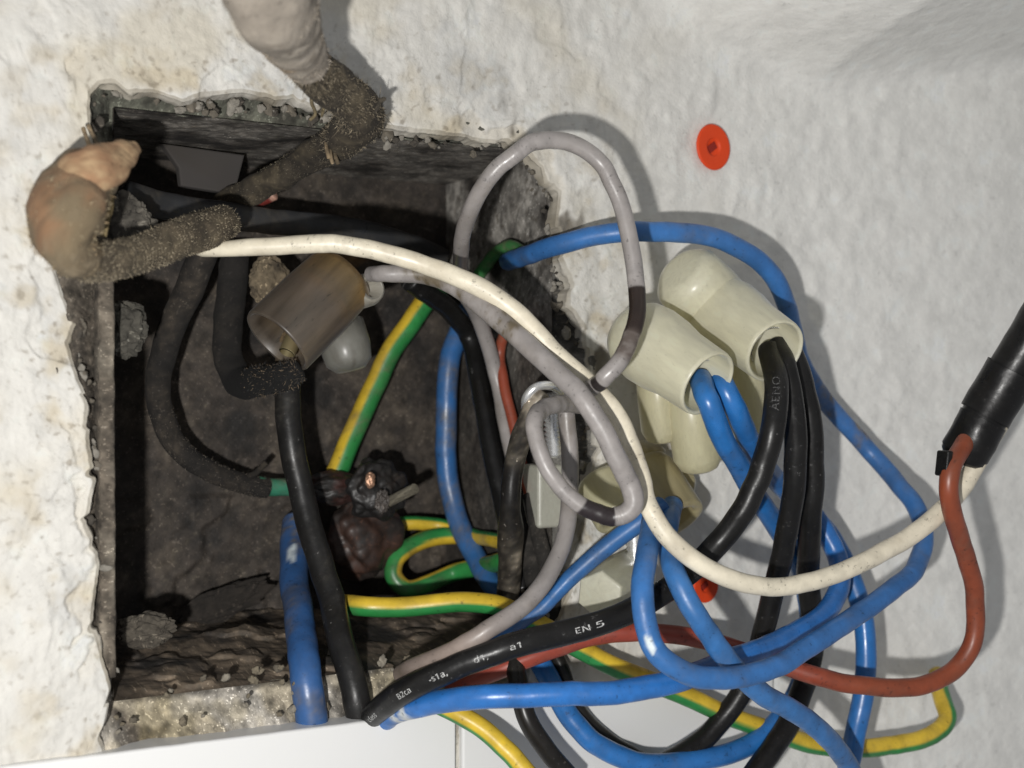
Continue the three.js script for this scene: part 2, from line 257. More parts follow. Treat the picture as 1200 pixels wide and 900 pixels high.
  const sub = (idx) => { const map = new Int32Array(pos.length / 3).fill(-1), q = { position: [], normal: [], color: [], uv: [] }, out = []; let n = 0;
    for (const i of idx) { if (map[i] < 0) { map[i] = n++; for (const k of Object.keys(q)) { const at_ = g.attributes[k]; for (let c = 0; c < at_.itemSize; c++) q[k].push(at_.getComponent(i, c)); } } out.push(map[i]); }
    const r = new THREE.BufferGeometry(); for (const k of Object.keys(q)) r.setAttribute(k, new THREE.Float32BufferAttribute(q[k], k === 'uv' ? 2 : 3)); r.setIndex(out); return r; };
  struct('wall', sub(idxW), M.plaster);
  struct('ceiling', sub(idxC), M.plaster);
}

// the box behind it: front rectangle and depth
const RIM = -5 * MM, BACK = -40 * MM;
const bx0 = P(133, 460, -5).x, bx1 = P(646, 330, -5).x, by1 = P(380, 152, -5).y, by0 = P(260, 806, -5).y;
{
  // mortar bed between the plaster's broken edge and the box
  const rect = [V(bx0, by0, 0), V(bx1, by0, 0), V(bx1, by1, 0), V(bx0, by1, 0)], N = 1300, R = 60, rows = [];
  const g = gridGeo(N, R, (u, v) => {
    const th = u * 2 * Math.PI, dx = Math.cos(th), dy = Math.sin(th), ri = radial(rect, th) + 0.0005 * fbm(dx * 18, dy * 18, 2, 2), ro = Math.max(holeR(th), ri) + 0.0025, r = lerp(ri, ro, v), x = HC.x + dx * r, y = HC.y + dy * r;
    const ru = 0.0016 * fbm(x * 170, y * 170, 3, 5) + 0.0008 * Math.abs(fbm(x * 330, y * 330, 9, 3));
    const p = V(x, y, lerp(RIM - 0.0006, -0.0012, sst(0.05, 0.75, v)) + ru * (0.35 + 0.65 * sst(0, 0.3, v))); p.uu = x / 0.02; p.vv = y / 0.02; return p;
  }, (p, u, v) => {
    const b = fbm(p.x * 140, p.y * 140, 5, 4), f = fbm(p.x * 900, p.y * 900, 15, 3), bot = sst(-0.031, -0.038, p.y), top = sst(0.02, 0.035, p.y), rgt = sst(-0.015, 0.005, p.x);
    let c = [0.24, 0.21, 0.175]; c = mix3(c, [0.27, 0.285, 0.24], top); c = mix3(c, [0.3, 0.3, 0.29], rgt * (1 - top * 0.5));
    c = mix3(c, [0.85, 0.78, 0.63], bot * sst(-0.16, 0.08, b + 0.08)); c = mix3(c, [0.95, 0.92, 0.86], bot * sst(-0.05, 0.12, fbm(p.x * 90 + 2, p.y * 90, 8, 3)));
    c = mix3(c, [0.55, 0.47, 0.25], 0.4 * bot * sst(0.05, 0.25, fbm(p.x * 130 + 7, p.y * 130, 28, 3)));
    c = mix3(c, [0.045, 0.04, 0.034], clamp((0.75 - 0.5 * bot) * sst(0.0, 0.35, -b + 0.4 * f + 0.1 * top) + 0.8 * bot * sst(0.12, 0.02, v) * sst(-0.1, 0.2, b + 0.1)));
    return mix3(c, [0.5, 0.48, 0.42], 0.45 * sst(0.2, 0.4, f));
  });
  struct('mortar_bed', g, M.mortar);

  const box = thing('junction_box', 'dark grimy recessed electrical box behind the broken plaster opening', 'junction box', V((bx0 + bx1) / 2, (by0 + by1) / 2, BACK));
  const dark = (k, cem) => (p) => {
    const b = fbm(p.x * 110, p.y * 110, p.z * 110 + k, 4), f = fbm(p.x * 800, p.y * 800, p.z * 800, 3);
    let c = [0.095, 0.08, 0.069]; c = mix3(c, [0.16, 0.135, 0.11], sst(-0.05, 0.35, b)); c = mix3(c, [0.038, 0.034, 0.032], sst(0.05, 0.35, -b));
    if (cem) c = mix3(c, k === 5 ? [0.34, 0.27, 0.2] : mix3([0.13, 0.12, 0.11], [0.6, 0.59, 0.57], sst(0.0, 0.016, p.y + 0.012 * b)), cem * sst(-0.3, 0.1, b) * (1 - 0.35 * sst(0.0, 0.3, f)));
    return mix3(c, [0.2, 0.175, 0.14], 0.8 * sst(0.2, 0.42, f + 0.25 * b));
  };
  const wob = (x, y, z, k) => (k === 5 ? 0.0011 : 0.0007) * fbm(x * 130 + k, y * 130, z * 130, 4) + 0.0007 * (k === 5 || (k === 1 && y < -0.018) ? 1 : 0) * sst(0.08, 0.16, fbm(x * 110 + k, y * 110, z * 110 + 4, 3)) + 0.00025 * fbm(x * 700, y * 700 + k, z * 700, 3);
  const pan = (fn, n, k, cem, nm) => mesh(nm, gridGeo(150, 150, (u, v) => { const p = fn(u, v), e = Math.min(u, v, 1 - u, 1 - v), w = wob(p.x, p.y, p.z, k); p.addScaledVector(n, w * sst(0, 0.03, e)); const q = Math.abs(n.z) > 0.5 ? [p.x, p.y] : Math.abs(n.x) > 0.5 ? [p.y, p.z] : [p.x, p.z]; p.uu = q[0] / 0.025; p.vv = q[1] / 0.025; return p; }, dark(k, cem)), M.grime, box);
  const ZF = RIM + 0.0002;
  pan((u, v) => V(lerp(bx0, bx1, u), lerp(by0, by1, v), BACK), V(0, 0, 1), 1, 0, 'back_panel');
  pan((u, v) => V(bx0, lerp(by0, by1, u), lerp(BACK, ZF, v)), V(1, 0, 0), 2, 0, 'side_panel');
  pan((u, v) => V(bx1, lerp(by0, by1, u), lerp(BACK, ZF, v)), V(-1, 0, 0), 3, 1, 'side_panel').userData.label = 'grey cement-smeared right side panel';
  pan((u, v) => V(lerp(bx0, bx1, u), by1, lerp(BACK, ZF, v)), V(0, -1, 0), 4, 0.5, 'top_panel');
  const eb = P(260, 742, -25); pan((u, v) => { const t = v * 2 - 1, lift = 0.001 * fbm(u * 9, v * 5, 3, 3); return v < 0.5 ? V(lerp(bx0, bx1, u), eb.y + lift * v * 2, lerp(BACK, eb.z, v * 2)) : V(lerp(bx0, bx1, u), lerp(eb.y + lift, by0, t), lerp(eb.z, ZF, t)); }, V(0, 0.8, 0.6), 5, 0.7, 'bottom_panel').userData.label = 'brown grimy mortar slope along the bottom';
  // worn left rim
  const ra = P(122, 322, -2.5), rb = P(124, 792, -2.5), wR = pxv(ra, 10);
  mesh('rim', gridGeo(24, 260, (u, v) => { const a = u * 2 * Math.PI, ca = Math.cos(a), sa = Math.sin(a), se = (t) => Math.sign(t) * Math.pow(Math.abs(t), 0.45), y = lerp(rb.y, ra.y, v), x = lerp(rb.x, ra.x, v) + se(ca) * wR + 0.00025 * fbm(y * 190, 3, se(ca), 3), z = ra.z + se(sa) * 0.0014 + 0.0003 * fbm(x * 500, y * 300, 7, 3); const p = V(x, y, z); p.uu = u * 0.4; p.vv = y / 0.02; return p; },
    (p) => { const b = fbm(p.x * 300, p.y * 120, 3, 4), f = fbm(p.x * 1400, p.y * 500, 3, 3); return mix3(mix3([0.23, 0.2, 0.165], [0.42, 0.38, 0.32], sst(-0.05, 0.3, b)), [0.06, 0.05, 0.04], 0.8 * sst(0.05, 0.35, f - 0.4 * b)); }), M.mortar, box).userData.label = 'worn pale brown left rim';
  // a grey plate clipped inside at the top left
  const pl = P(236, 200, -26), sh = new THREE.Shape(); const w = pxv(pl, 46), h = pxv(pl, 24); sh.moveTo(-w, h); sh.lineTo(w, h * 0.8); sh.lineTo(w * 0.75, -h); sh.lineTo(-w * 0.55, -h * 0.8); sh.lineTo(-w * 0.6, 0); sh.closePath();
  const pg = new THREE.ExtrudeGeometry(sh, { depth: 0.0012, bevelSize: 0.0003, bevelThickness: 0.0003, bevelSegments: 2 }); pg.translate(pl.x, pl.y, pl.z);
  mesh('clip_plate', paint(pg, speck([0.17, 0.16, 0.16], 300, 0.5)), M.dusty, box).userData.label = 'plain grey plate at the top left inside';
}

// tiles below
{
  const root = new THREE.Group(); root.name = 'tiled_ledge'; root.userData.kind = 'structure'; scene.add(root);
  const topAt = (px) => 898 - 0.1265 * (px - 40);
  const add = (pxa, pxb, name) => {
    const a = P(pxa, topAt(pxa), 1.2), b = P(pxb, topAt(pxb), 1.2), sh = new THREE.Shape(); const yb = YB + 0.004, bot = -0.1;
    const N = 40; sh.moveTo(a.x, bot); sh.lineTo(b.x, bot);
    for (let i = N; i >= 0; i--) { const t = i / N, x = lerp(a.x, b.x, t); sh.lineTo(x, lerp(a.y, b.y, t) + 0.00018 * fbm(x * 400, 5, 1, 3)); }
    sh.closePath(); const g = new THREE.ExtrudeGeometry(sh, { depth: 0.0039, bevelSize: 0.0004, bevelThickness: 0.0005, bevelSegments: 4 }); g.translate(0, 0, -0.0032);
    const uv = g.attributes.uv; for (let i = 0; i < uv.count; i++) uv.setXY(i, uv.getX(i) / 0.04, uv.getY(i) / 0.04);
    const m = mesh(name, g, M.tile, root); return m;
  };
  add(-40, 532, 'tile'); add(545, 905, 'tile_001');
  const g0 = P(537.5, 840, 0), gg = new THREE.BoxGeometry(0.0022, 0.05, 0.003); gg.translate(g0.x, g0.y - 0.0265, -0.0017); mesh('grout', gg, M.grout, root);
}

// crumbs of plaster lying along the lower edge
{
  const r = rng(5), list = [];
  for (let i = 0; i < 40; i++) { const px = 135 + r() * 420, py = 800 + r() * 62 - (px - 135) * 0.1, s = 0.0002 + 0.0005 * r() * r(); const p = P(px, py, -2.6 + r() * 0.8); const k = r(), c = k < 0.4 ? [0.6, 0.56, 0.48] : k < 0.8 ? [0.42, 0.37, 0.28] : [0.28, 0.25, 0.2]; list.push(lumpGeo(p, [s * 1.3, s, s], i, 0.9, () => c, 0.5, r() * 3, 1.2, 0)); }
  const m = tag(mesh('mortar_crumbs', mergeGeometries(list), M.mortar), 'loose crumbs of mortar along the bottom edge of the opening', 'crumbs'); m.userData.kind = 'stuff';
  const r2 = rng(77), edge = [];
  for (let i = 0; i < 260; i++) { const th = r2() * 6.283, rr = holeR(th) - 0.0007 - 0.0016 * r2() * r2(), x = HC.x + Math.cos(th) * rr, y = HC.y + Math.sin(th) * rr, sz = 0.00018 + 0.00055 * r2() * r2(); if (y < -0.036) continue; const q = r2(), c = q < 0.35 ? [0.6, 0.58, 0.53] : q < 0.75 ? [0.34, 0.31, 0.26] : [0.16, 0.145, 0.125]; edge.push(lumpGeo(V(x, y, -0.0013 - 0.001 * r2()), [sz * (0.8 + r2()), sz * (0.7 + r2() * 0.6), sz * 0.8], i, 0.8, () => c, 0.5, r2() * 3, 1.1, 0)); }
  const me = tag(mesh('plaster_crumbs', mergeGeometries(edge), M.mortar), 'small broken plaster crumbs clinging round the edge of the opening', 'crumbs'); me.userData.kind = 'stuff';
  const L = (px, py, h, sx, sy, sz, seed, c, label, amp = 0.35, rot = 0) => { const p = P(px, py, h), k = pxMetre(p); tag(mesh('mortar_lump', lumpGeo(p, [sx * k, sy * k, sz * k], seed, amp, speck(c, 260, 0.6, [0.06, 0.05, 0.04]), 8, rot), M.mortar), label, 'mortar lump'); };
  L(171, 738, -14, 33, 20, 16, 3, [0.2, 0.18, 0.15], 'grey rounded mortar lump in the lower left corner of the box');
  L(146, 386, -9, 26, 32, 18, 9, [0.16, 0.155, 0.135], 'grey mortar lump bulging in beside the worn left rim', 0.3);
  L(316, 330, -24, 24, 30, 14, 14, [0.4, 0.33, 0.23], 'pale tan mortar block behind the amber connector', 0.25);
  L(640, 722, -6, 40, 34, 20, 21, [0.34, 0.31, 0.27], 'grey cement lump under the lower right wires by the milky block', 0.35);
  L(648, 602, -10, 26, 44, 14, 26, [0.3, 0.26, 0.22], 'brown grey rubble behind the grey vertical wire', 0.4);
  L(690, 618, -3, 16, 44, 12, 27, [0.62, 0.6, 0.55], 'narrow white plaster sliver below the dark grey wire bend', 0.35, -0.45);
  L(260, 708, -34, 60, 18, 8, 33, [0.05, 0.042, 0.036], 'dark flake of debris at the bottom of the back panel', 0.3, 0.3);
}

// ------------------------------------------------------------------ colours of the wires
const C = { blue: [0.03, 0.135, 0.37], white: [0.8, 0.74, 0.6], grey: [0.31, 0.29, 0.285], black: [0.2, 0.2, 0.205], brown: [0.26, 0.058, 0.024], red: [0.3, 0.05, 0.03], green: [0.025, 0.25, 0.06], yellow: [0.72, 0.5, 0.04], orange: [0.3, 0.06, 0.03] };
// two-colour earth insulation: green where the angle lies in [a0, a1] (0 faces the viewer, + is to the right of travel)
const earth = (a0, a1, o) => ins((q) => { const tw = o?.twist ? o.twist * q.u : 0; let a = q.a - tw; a = ((a + Math.PI) % (2 * Math.PI) + 2 * Math.PI) % (2 * Math.PI) - Math.PI; const w = 0.05; return mix3(C.yellow, C.green, sst(a0 - w, a0 + w, a) * (1 - sst(a1 - w, a1 + w, a))); }, { dust: 0.05, dirt: 0.15, ...o });

// ------------------------------------------------------------------ inside the box, from the back forwards
wire('blue_wire', 'blue wire hanging down the back of the box, right of the burnt joint', 'wire', [[556, 352, -30], [541, 384, -31], [527, 420, -31], [521, 470, -31], [523, 540, -31], [534, 598, -30], [553, 645, -26], [575, 683, -19], [602, 705, -12]], 25, ins(C.blue, { dust: 0.18, dirt: 0.3 }));
wire('earth_wire', 'green and yellow earth wire slanting down the back panel to the burnt joint', 'wire', [[528, 322, -31], [505, 350, -32], [484, 376, -32.5], [460, 410, -33], [440, 450, -33.5], [420, 495, -33.5], [394, 556, -33.5]], 25, earth(-2.9, 0.15, { dirt: 0.3, dust: 0.12 }));
wire('earth_wire', 'upper green and yellow earth wire running straight right from the burnt joint', 'wire', [[452, 616, -35], [482, 613, -34], [516, 616, -33], [550, 626, -28], [583, 633, -17], [606, 640, -11]], 17, earth(-3.1, -0.5, { dust: 0.08 }));
wire('earth_wire', 'green and yellow earth wire bent in a tight loop below the burnt joint', 'wire', [[548, 628, -30], [518, 629, -31], [490, 636, -31], [466, 655, -30], [462, 676, -29], [477, 690, -28], [500, 685, -28], [530, 672, -28], [560, 664, -23.5], [585, 659, -16], [612, 654, -9]], 21, earth(-0.1, 2.6, { dust: 0.1, dirt: 0.3, twist: -1.2 }));
wire('black_wire', 'thin black wire slanting down the back behind the grey wires', 'wire', [[480, 328, -18], [505, 345, -21], [530, 368, -24], [550, 398, -26], [563, 450, -22], [575, 520, -18], [590, 590, -14], [603, 650, -10], [612, 690, -8]], 24, ins(C.black, { dust: 0.12 }), M.black);
wire('orange_wire', 'thin orange red wire deep inside near the right side of the box', 'wire', [[606, 362, -12], [594, 385, -14.5], [586, 412, -17], [590, 445, -15.5], [602, 500, -13], [613, 550, -10.5], [625, 592, -7.5], [633, 620, -7]], 13, ins(C.orange, { dust: 0.15 }));
wire('grey_wire', 'thin grey wire hanging straight down inside the box', 'wire', [[545, 346, -9], [558, 368, -13], [571, 405, -16], [582, 442, -17], [590, 482, -16], [599, 528, -13.5], [606, 560, -12]], 18, ins(C.grey, { dust: 0.08 }));
wire('earth_wire', 'short green wire end in the dark upper right corner of the box', 'wire', [[562, 322, -24], [580, 298, -19], [598, 289, -14], [614, 297, -10]], 15, ins(C.green, { dust: 0.15 }));
wire('red_wire', 'short red wire end behind the black strip at the top of the box', 'wire', [[262, 250, -27], [290, 240, -25], [312, 232, -23], [322, 227, -22]], 15, ins([0.16, 0.02, 0.018], { dust: 0.15, bands: [[2.5, 4, 0.15, [0.45, 0.26, 0.2]]] }));
{ // flat black strip
  const st = wire('black_strip', 'flat black rubber strip lying across the top inside the box', 'cable strip', [[148, 228, -12], [190, 240, -16], [230, 247, -19], [290, 254, -21], [350, 262, -23], [410, 272, -25], [470, 286, -28], [520, 305, -31]], 30, ins([0.03, 0.032, 0.036], { dust: 0.06 }), M.pvc, { flat: 0.35 });
}
{ // dusty curved cable with a green end
  const g = thing('dusty_cable', 'curved dusty black cable with a green end on the left of the box', 'cable', P(200, 450, -28));
  const m = wire('sheath', '', '', [[238, 296, -20], [222, 340, -23], [200, 390, -26], [187, 435, -28], [188, 480, -29], [207, 522, -30], [245, 550, -31], [285, 566, -32], [312, 571, -32]], [34, 34, 32, 30, 29, 27, 25, 24, 24], ins([0.022, 0.02, 0.019], { dust: 0.35, dustColour: [0.09, 0.075, 0.06] }), M.dusty, { parent: g, jitter: 0.05 });
  fuzz(m.pa, 0.5, 1, 1500, 0.0005, [[0.08, 0.068, 0.052], [0.04, 0.036, 0.03], [0.12, 0.1, 0.08]], 71, g, 0.00004, 2);
  const e = wire('green_core', '', '', [[303, 569, -32], [318, 571, -32], [336, 571, -32], [360, 572, -33]], 21, ins([0.03, 0.2, 0.12], { dust: 0.25, dirt: 0.3 }), M.pvc, { parent: g, jitter: 0.05 });
  wire('frayed_core', '', '', [[292, 557, -30], [302, 552, -29], [313, 541, -28]], 7, ins([0.03, 0.025, 0.02], { dust: 0.3 }), M.dusty, { parent: g, jitter: 0.1 });
}
{ // burnt upright cable that bends into the amber connector
  const g = thing('burnt_cable', 'charred black cable bending sideways under the amber connector', 'cable', P(272, 400, -27));
  const m = wire('sheath', '', '', [[274, 292, -26], [271, 340, -27], [268, 390, -28], [268, 425, -28], [280, 449, -26], [308, 447, -19], [334, 440, -14], [350, 432, -13]], [36, 35, 34, 34, 37, 36, 32, 24], ins([0.02, 0.018, 0.017], { dust: 0.22, dustColour: [0.07, 0.06, 0.05], bands: [[3.6, 8, 0.3, [0.008, 0.008, 0.008]]] }), M.dusty, { parent: g, jitter: 0.07, freq: 420 });
  fuzz(m.pa, 0.66, 1, 900, 0.0007, [[0.03, 0.025, 0.02], [0.1, 0.075, 0.05], [0.015, 0.015, 0.015]], 17, g, 0.00008);
  for (let i = 0; i < 7; i++) { const t = i / 6; wire('copper_strand', '', '', [[328 + i * 3, 436 - (i % 3) * 2, -22], [326 + 4 * i, 420, -20 - (i % 2)], [330 + i * 3.4, 402 - (i % 2) * 4, -18], [338 + i * 3, 384, -17]], 5, ins([0.2, 0.14, 0.07], { dust: 0.4 }), M.dusty, { parent: g, sides: 8 }); }
}
{ // amber connector
  const g = thing('amber_connector', 'smoke-browned translucent connector with an open lower mouth', 'wire connector', P(365, 365, -18));
  const a = P(406, 320, -14), b = P(324, 401, -13), k = pxMetre(b), R = 47 * k, col = (x, y, z) => { const t = clamp(V(x, y, z).sub(a).dot(b.clone().sub(a)) / a.distanceToSquared(b)); const n = fbm(x * 200, y * 200, z * 200, 4); let c = mix3([0.8, 0.58, 0.27], [0.55, 0.48, 0.4], sst(0.34, 0.46, t + 0.15 * n)); c = mix3(c, [0.75, 0.62, 0.4], sst(0.1, 0.3, n) * 0.6); return mix3(c, [0.12, 0.08, 0.045], clamp(0.75 * sst(0.05, 0.35, -n))); };
  mesh('barrel', latheGeo(a, b, [[0, 0.03], [R * 0.6, 0], [R * 0.86, 0.04], [R * 0.95, 0.12], [R, 0.5], [R, 0.97], [R * 0.97, 1], [R * 0.9, 0.99], [R * 0.87, 0.9], [R * 0.85, 0.35], [R * 0.5, 0.3], [0, 0.3]], col, 56), M.amber, g);
  const t0 = P(413, 345, -16), t1 = P(436, 338, -10); mesh('screw_tower', latheGeo(t0, t1, [[0, 0], [21 * k, 0], [20 * k, 0.8], [17 * k, 1.0], [12 * k, 1.05], [9 * k, 0.8], [0, 0.7]], speck([0.5, 0.48, 0.42], 400, 0.3), 32), M.milky, g);
  const u0 = P(398, 378, -22), u1 = P(411, 432, -20); mesh('lower_tower', latheGeo(u0, u1, [[0, 0], [30 * k, 0.02], [32 * k, 0.5], [29 * k, 0.85], [20 * k, 1.0], [0, 1.04]], speck([0.34, 0.34, 0.31], 400, 0.5), 36), M.milky, g).userData.label = 'greyish white rounded tower';
  const s0 = P(352, 378, -14), s1 = P(336, 414, -12.5); mesh('clamp_sleeve', latheGeo(s0, s1, [[0, 0], [10 * k, 0], [10 * k, 0.97], [8 * k, 1], [7 * k, 0.3], [0, 0.3]], () => [0.3, 0.25, 0.13], 24), M.brass, g);
}
wire('black_cable', 'straight black cable running from under the amber connector down to the tile', 'cable', [[338, 440, -18], [338, 466, -19], [342, 520, -20], [354, 580, -19], [370, 640, -16], [388, 700, -12], [404, 760, -5], [418, 822, -1.6], [428, 880, -2.6]], 31, ins([0.26, 0.26, 0.265], { dust: 0.2, dustColour: [0.9, 0.85, 0.75] }), M.black, { jitter: 0.02 });
wire('blue_cable', 'thick blue cable standing at the lower left, going down behind the tile', 'cable', [[346, 612, -34], [343, 640, -30], [344, 685, -22], [352, 740, -11], [360, 790, -3], [364, 840, -2.2], [366, 890, -3]], 35, ins([0.03, 0.11, 0.31], { dust: (q) => 0.14 + 0.4 * sst(0.25, 0, q.u), dirt: 0.35, spots: [[1.5, 0.1, 0.28, 0.3, 1]] }), M.pvc, { jitter: 0.02 });
{ // the burnt joint
  const c = P(425, 590, -30), k = pxMetre(c), g = thing('burnt_joint', 'melted reddish brown wire joint with black char and a pale stub', 'burnt joint', c);
  const burn = (a, b, f) => (x, y, z) => { const n = fbm(x * f, y * f, z * f, 4); return mix3(a, b, sst(-0.1, 0.25, n)); };
  mesh('melted_housing', lumpGeo(P(428, 628, -31), [43 * k, 48 * k, 26 * k], 4, 0.3, burn([0.085, 0.038, 0.024], [0.03, 0.02, 0.016], 240), 9, -0.3, 1.3, 0, 2), M.char, g);
  mesh('char_crust', lumpGeo(P(440, 574, -26), [33 * k, 34 * k, 23 * k], 8, 0.32, burn([0.014, 0.012, 0.012], [0.035, 0.026, 0.022], 300), 9, 0.3, 1.6, 0.03, 2), M.char, g);
  mesh('char_neck', lumpGeo(P(392, 572, -30), [38 * k, 19 * k, 18 * k], 12, 0.3, burn([0.09, 0.028, 0.02], [0.02, 0.016, 0.014], 300), 7, -0.1, 1.6, 0.03, 2), M.char, g);
  mesh('solder_bead', lumpGeo(P(434, 563, -20.5), [5.5 * k, 9 * k, 4 * k], 15, 0.25, () => [0.6, 0.4, 0.3], 4), M.copper, g);
  mesh('solder_bead', lumpGeo(P(448, 588, -20.5), [8 * k, 12 * k, 6 * k], 35, 0.5, () => [0.16, 0.14, 0.13], 5), M.char, g);
  mesh('ceramic_stub', latheGeo(P(456, 588, -21), P(487, 572, -16), [[0, 0], [6 * k, 0], [6 * k, 0.97], [5.3 * k, 1], [0, 1]], speck([0.36, 0.34, 0.27], 600, 0.5), 20), M.dusty, g);
}
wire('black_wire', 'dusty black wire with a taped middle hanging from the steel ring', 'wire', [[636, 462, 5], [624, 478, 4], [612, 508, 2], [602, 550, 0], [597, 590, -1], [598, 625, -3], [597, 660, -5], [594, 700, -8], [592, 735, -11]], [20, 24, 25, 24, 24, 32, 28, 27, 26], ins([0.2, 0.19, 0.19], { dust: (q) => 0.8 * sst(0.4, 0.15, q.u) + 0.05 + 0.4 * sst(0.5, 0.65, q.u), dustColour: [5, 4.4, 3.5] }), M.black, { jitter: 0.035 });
wire('blue_wire', 'short piece of blue wire between two black wires at the lower box edge', 'wire', [[603, 630, -12], [609, 660, -10.5], [614, 690, -9], [612, 722, -9]], 18, ins(C.blue, { dust: 0.2, dirt: 0.4 }));
wire('black_wire', 'dusty dark wire slanting down left of the pale grey slab', 'wire', [[606, 575, -11], [612, 610, -9.5], [621, 650, -7], [630, 690, -4], [634, 725, -3]], 24, ins([0.03, 0.028, 0.026], { dust: 0.35, dustColour: [0.12, 0.11, 0.1] }), M.dusty, { jitter: 0.05 });
wire('black_wire', 'short dark wire standing close beside the pale slab under the grey wire', 'wire', [[622, 580, -8], [630, 620, -6], [640, 660, -4], [648, 700, -2], [650, 735, -2]], 19, ins([0.03, 0.028, 0.026], { dust: 0.3, dustColour: [0.1, 0.09, 0.08] }), M.dusty, { jitter: 0.05 });
{ // screw terminal
  const c = P(652, 560, -4), k = pxMetre(c), g = thing('screw_terminal', 'pale plastic slab terminal with a steel screw and ring above it', 'screw terminal', c);
  const sb = new RoundedBoxGeometry(44 * k, 74 * k, 0.005, 4, 0.0006); sb.translate(c.x, P(652, 582, -4).y, c.z - 0.003); mesh('slab', paint(sb, speck([0.8, 0.81, 0.72], 300, 0.2)), M.milky, g);
  const a = P(646, 462, -1), b = P(650, 536, -3), prof = [[0, 0], [8 * k, 0]]; for (let i = 0; i < 24; i++) { const t = 0.05 + i / 24 * 0.9; prof.push([(i % 2 ? 11.5 : 8) * k, t]); } prof.push([8 * k, 0.98], [0, 1]);
  mesh('screw', latheGeo(a, b, prof, () => [1, 1, 1], 24), M.steel, g);
  const rp = path([[617, 482, 2], [616, 466, 4], [626, 455, 5], [642, 453, 5], [656, 461, 4], [658, 476, 2]], 11); mesh('ring', tubeGeo(rp, () => [1, 1, 1], { sides: 14 }), M.steel, g);
}
// ------------------------------------------------------------------ wires at the opening
wire('grey_wire', 'grey wire running down past the steel screw then sweeping to lower left', 'wire', [[662, 466, 8], [664, 500, 8], [668, 550, 8], [667, 600, 10], [655, 650, 13], [626, 699, 16], [580, 737, 17], [534, 762, 14], [492, 779, 8], [470, 790, 2]], 21, ins((q) => mix3(C.grey, [0.26, 0.21, 0.185], sst(0.55, 0.8, q.u)), { dust: 0.1, dirt: 0.3 }));
wire('blue_wire', 'blue wire rising to the right from under the grey wire to the lower connector', 'wire', [[520, 772, -4], [560, 757, -1], [600, 736, 3], [640, 703, 6], [668, 676, 8], [710, 641, 11], [752, 610, 14], [775, 592, 14]], [16, 16, 17, 18, 20, 22, 23, 23], ins(C.blue, { dust: 0.05 }));
{ // milky lower connector
  const c = P(770, 570, 4), k = pxMetre(c), g = thing('terminal_strip', 'dirty yellowed lower terminal strip behind the cream cable', 'terminal strip', c);
  const dirty = speck([0.68, 0.61, 0.36], 220, 0.5, [0.16, 0.11, 0.05]), milk = speck([0.84, 0.84, 0.7], 200, 0.15, [0.3, 0.26, 0.14]);
  const hollow = (R, k0 = 0.68) => [[0, 0.02], [R * 0.55, 0], [R * 0.85, 0.05], [R, 0.2], [R, 0.95], [R * 0.96, 1], [R * 0.8, 1], [R * k0, 0.94], [R * k0, 0.5], [0, 0.45]];
  mesh('barrel', latheGeo(P(750, 545, 2), P(792, 612, 9), hollow(37 * k), dirty), M.milky, g);
  mesh('barrel', latheGeo(P(700, 560, 2), P(728, 606, 7), hollow(31 * k), speck([0.75, 0.72, 0.5], 220, 0.3, [0.3, 0.24, 0.12])), M.milky, g);
  mesh('screw_tower', latheGeo(P(770, 560, 2), P(806, 574, 3), [[0, 0], [24 * k, 0], [23 * k, 0.85], [18 * k, 1], [0, 1]], dirty, 32), M.milky, g);
  mesh('screw_tower', latheGeo(P(752, 556, 1), P(756, 520, 2), [[0, 0], [26 * k, 0], [25 * k, 0.85], [18 * k, 1], [0, 1]], dirty, 32), M.milky, g);
  mesh('lower_barrel', latheGeo(P(740, 660, 1), P(734, 715, 4), hollow(30 * k), milk), M.milky, g);
  mesh('block', latheGeo(P(735, 672, 3), P(702, 698, 11), [[0, 0], [30 * k, 0], [31 * k, 0.5], [28 * k, 0.95], [25 * k, 1], [0, 1]], milk, 6), M.milky, g).userData.label = 'clean milky six-sided block';
  const prof = [[0, 0]]; for (let i = 0; i < 18; i++) prof.push([(i % 2 ? 11 : 9) * k, i / 18]); prof.push([0, 1]);
  mesh('screw', latheGeo(P(742, 612, 6), P(746, 662, 6), prof, () => [1, 1, 1], 24), M.steel, g);
}
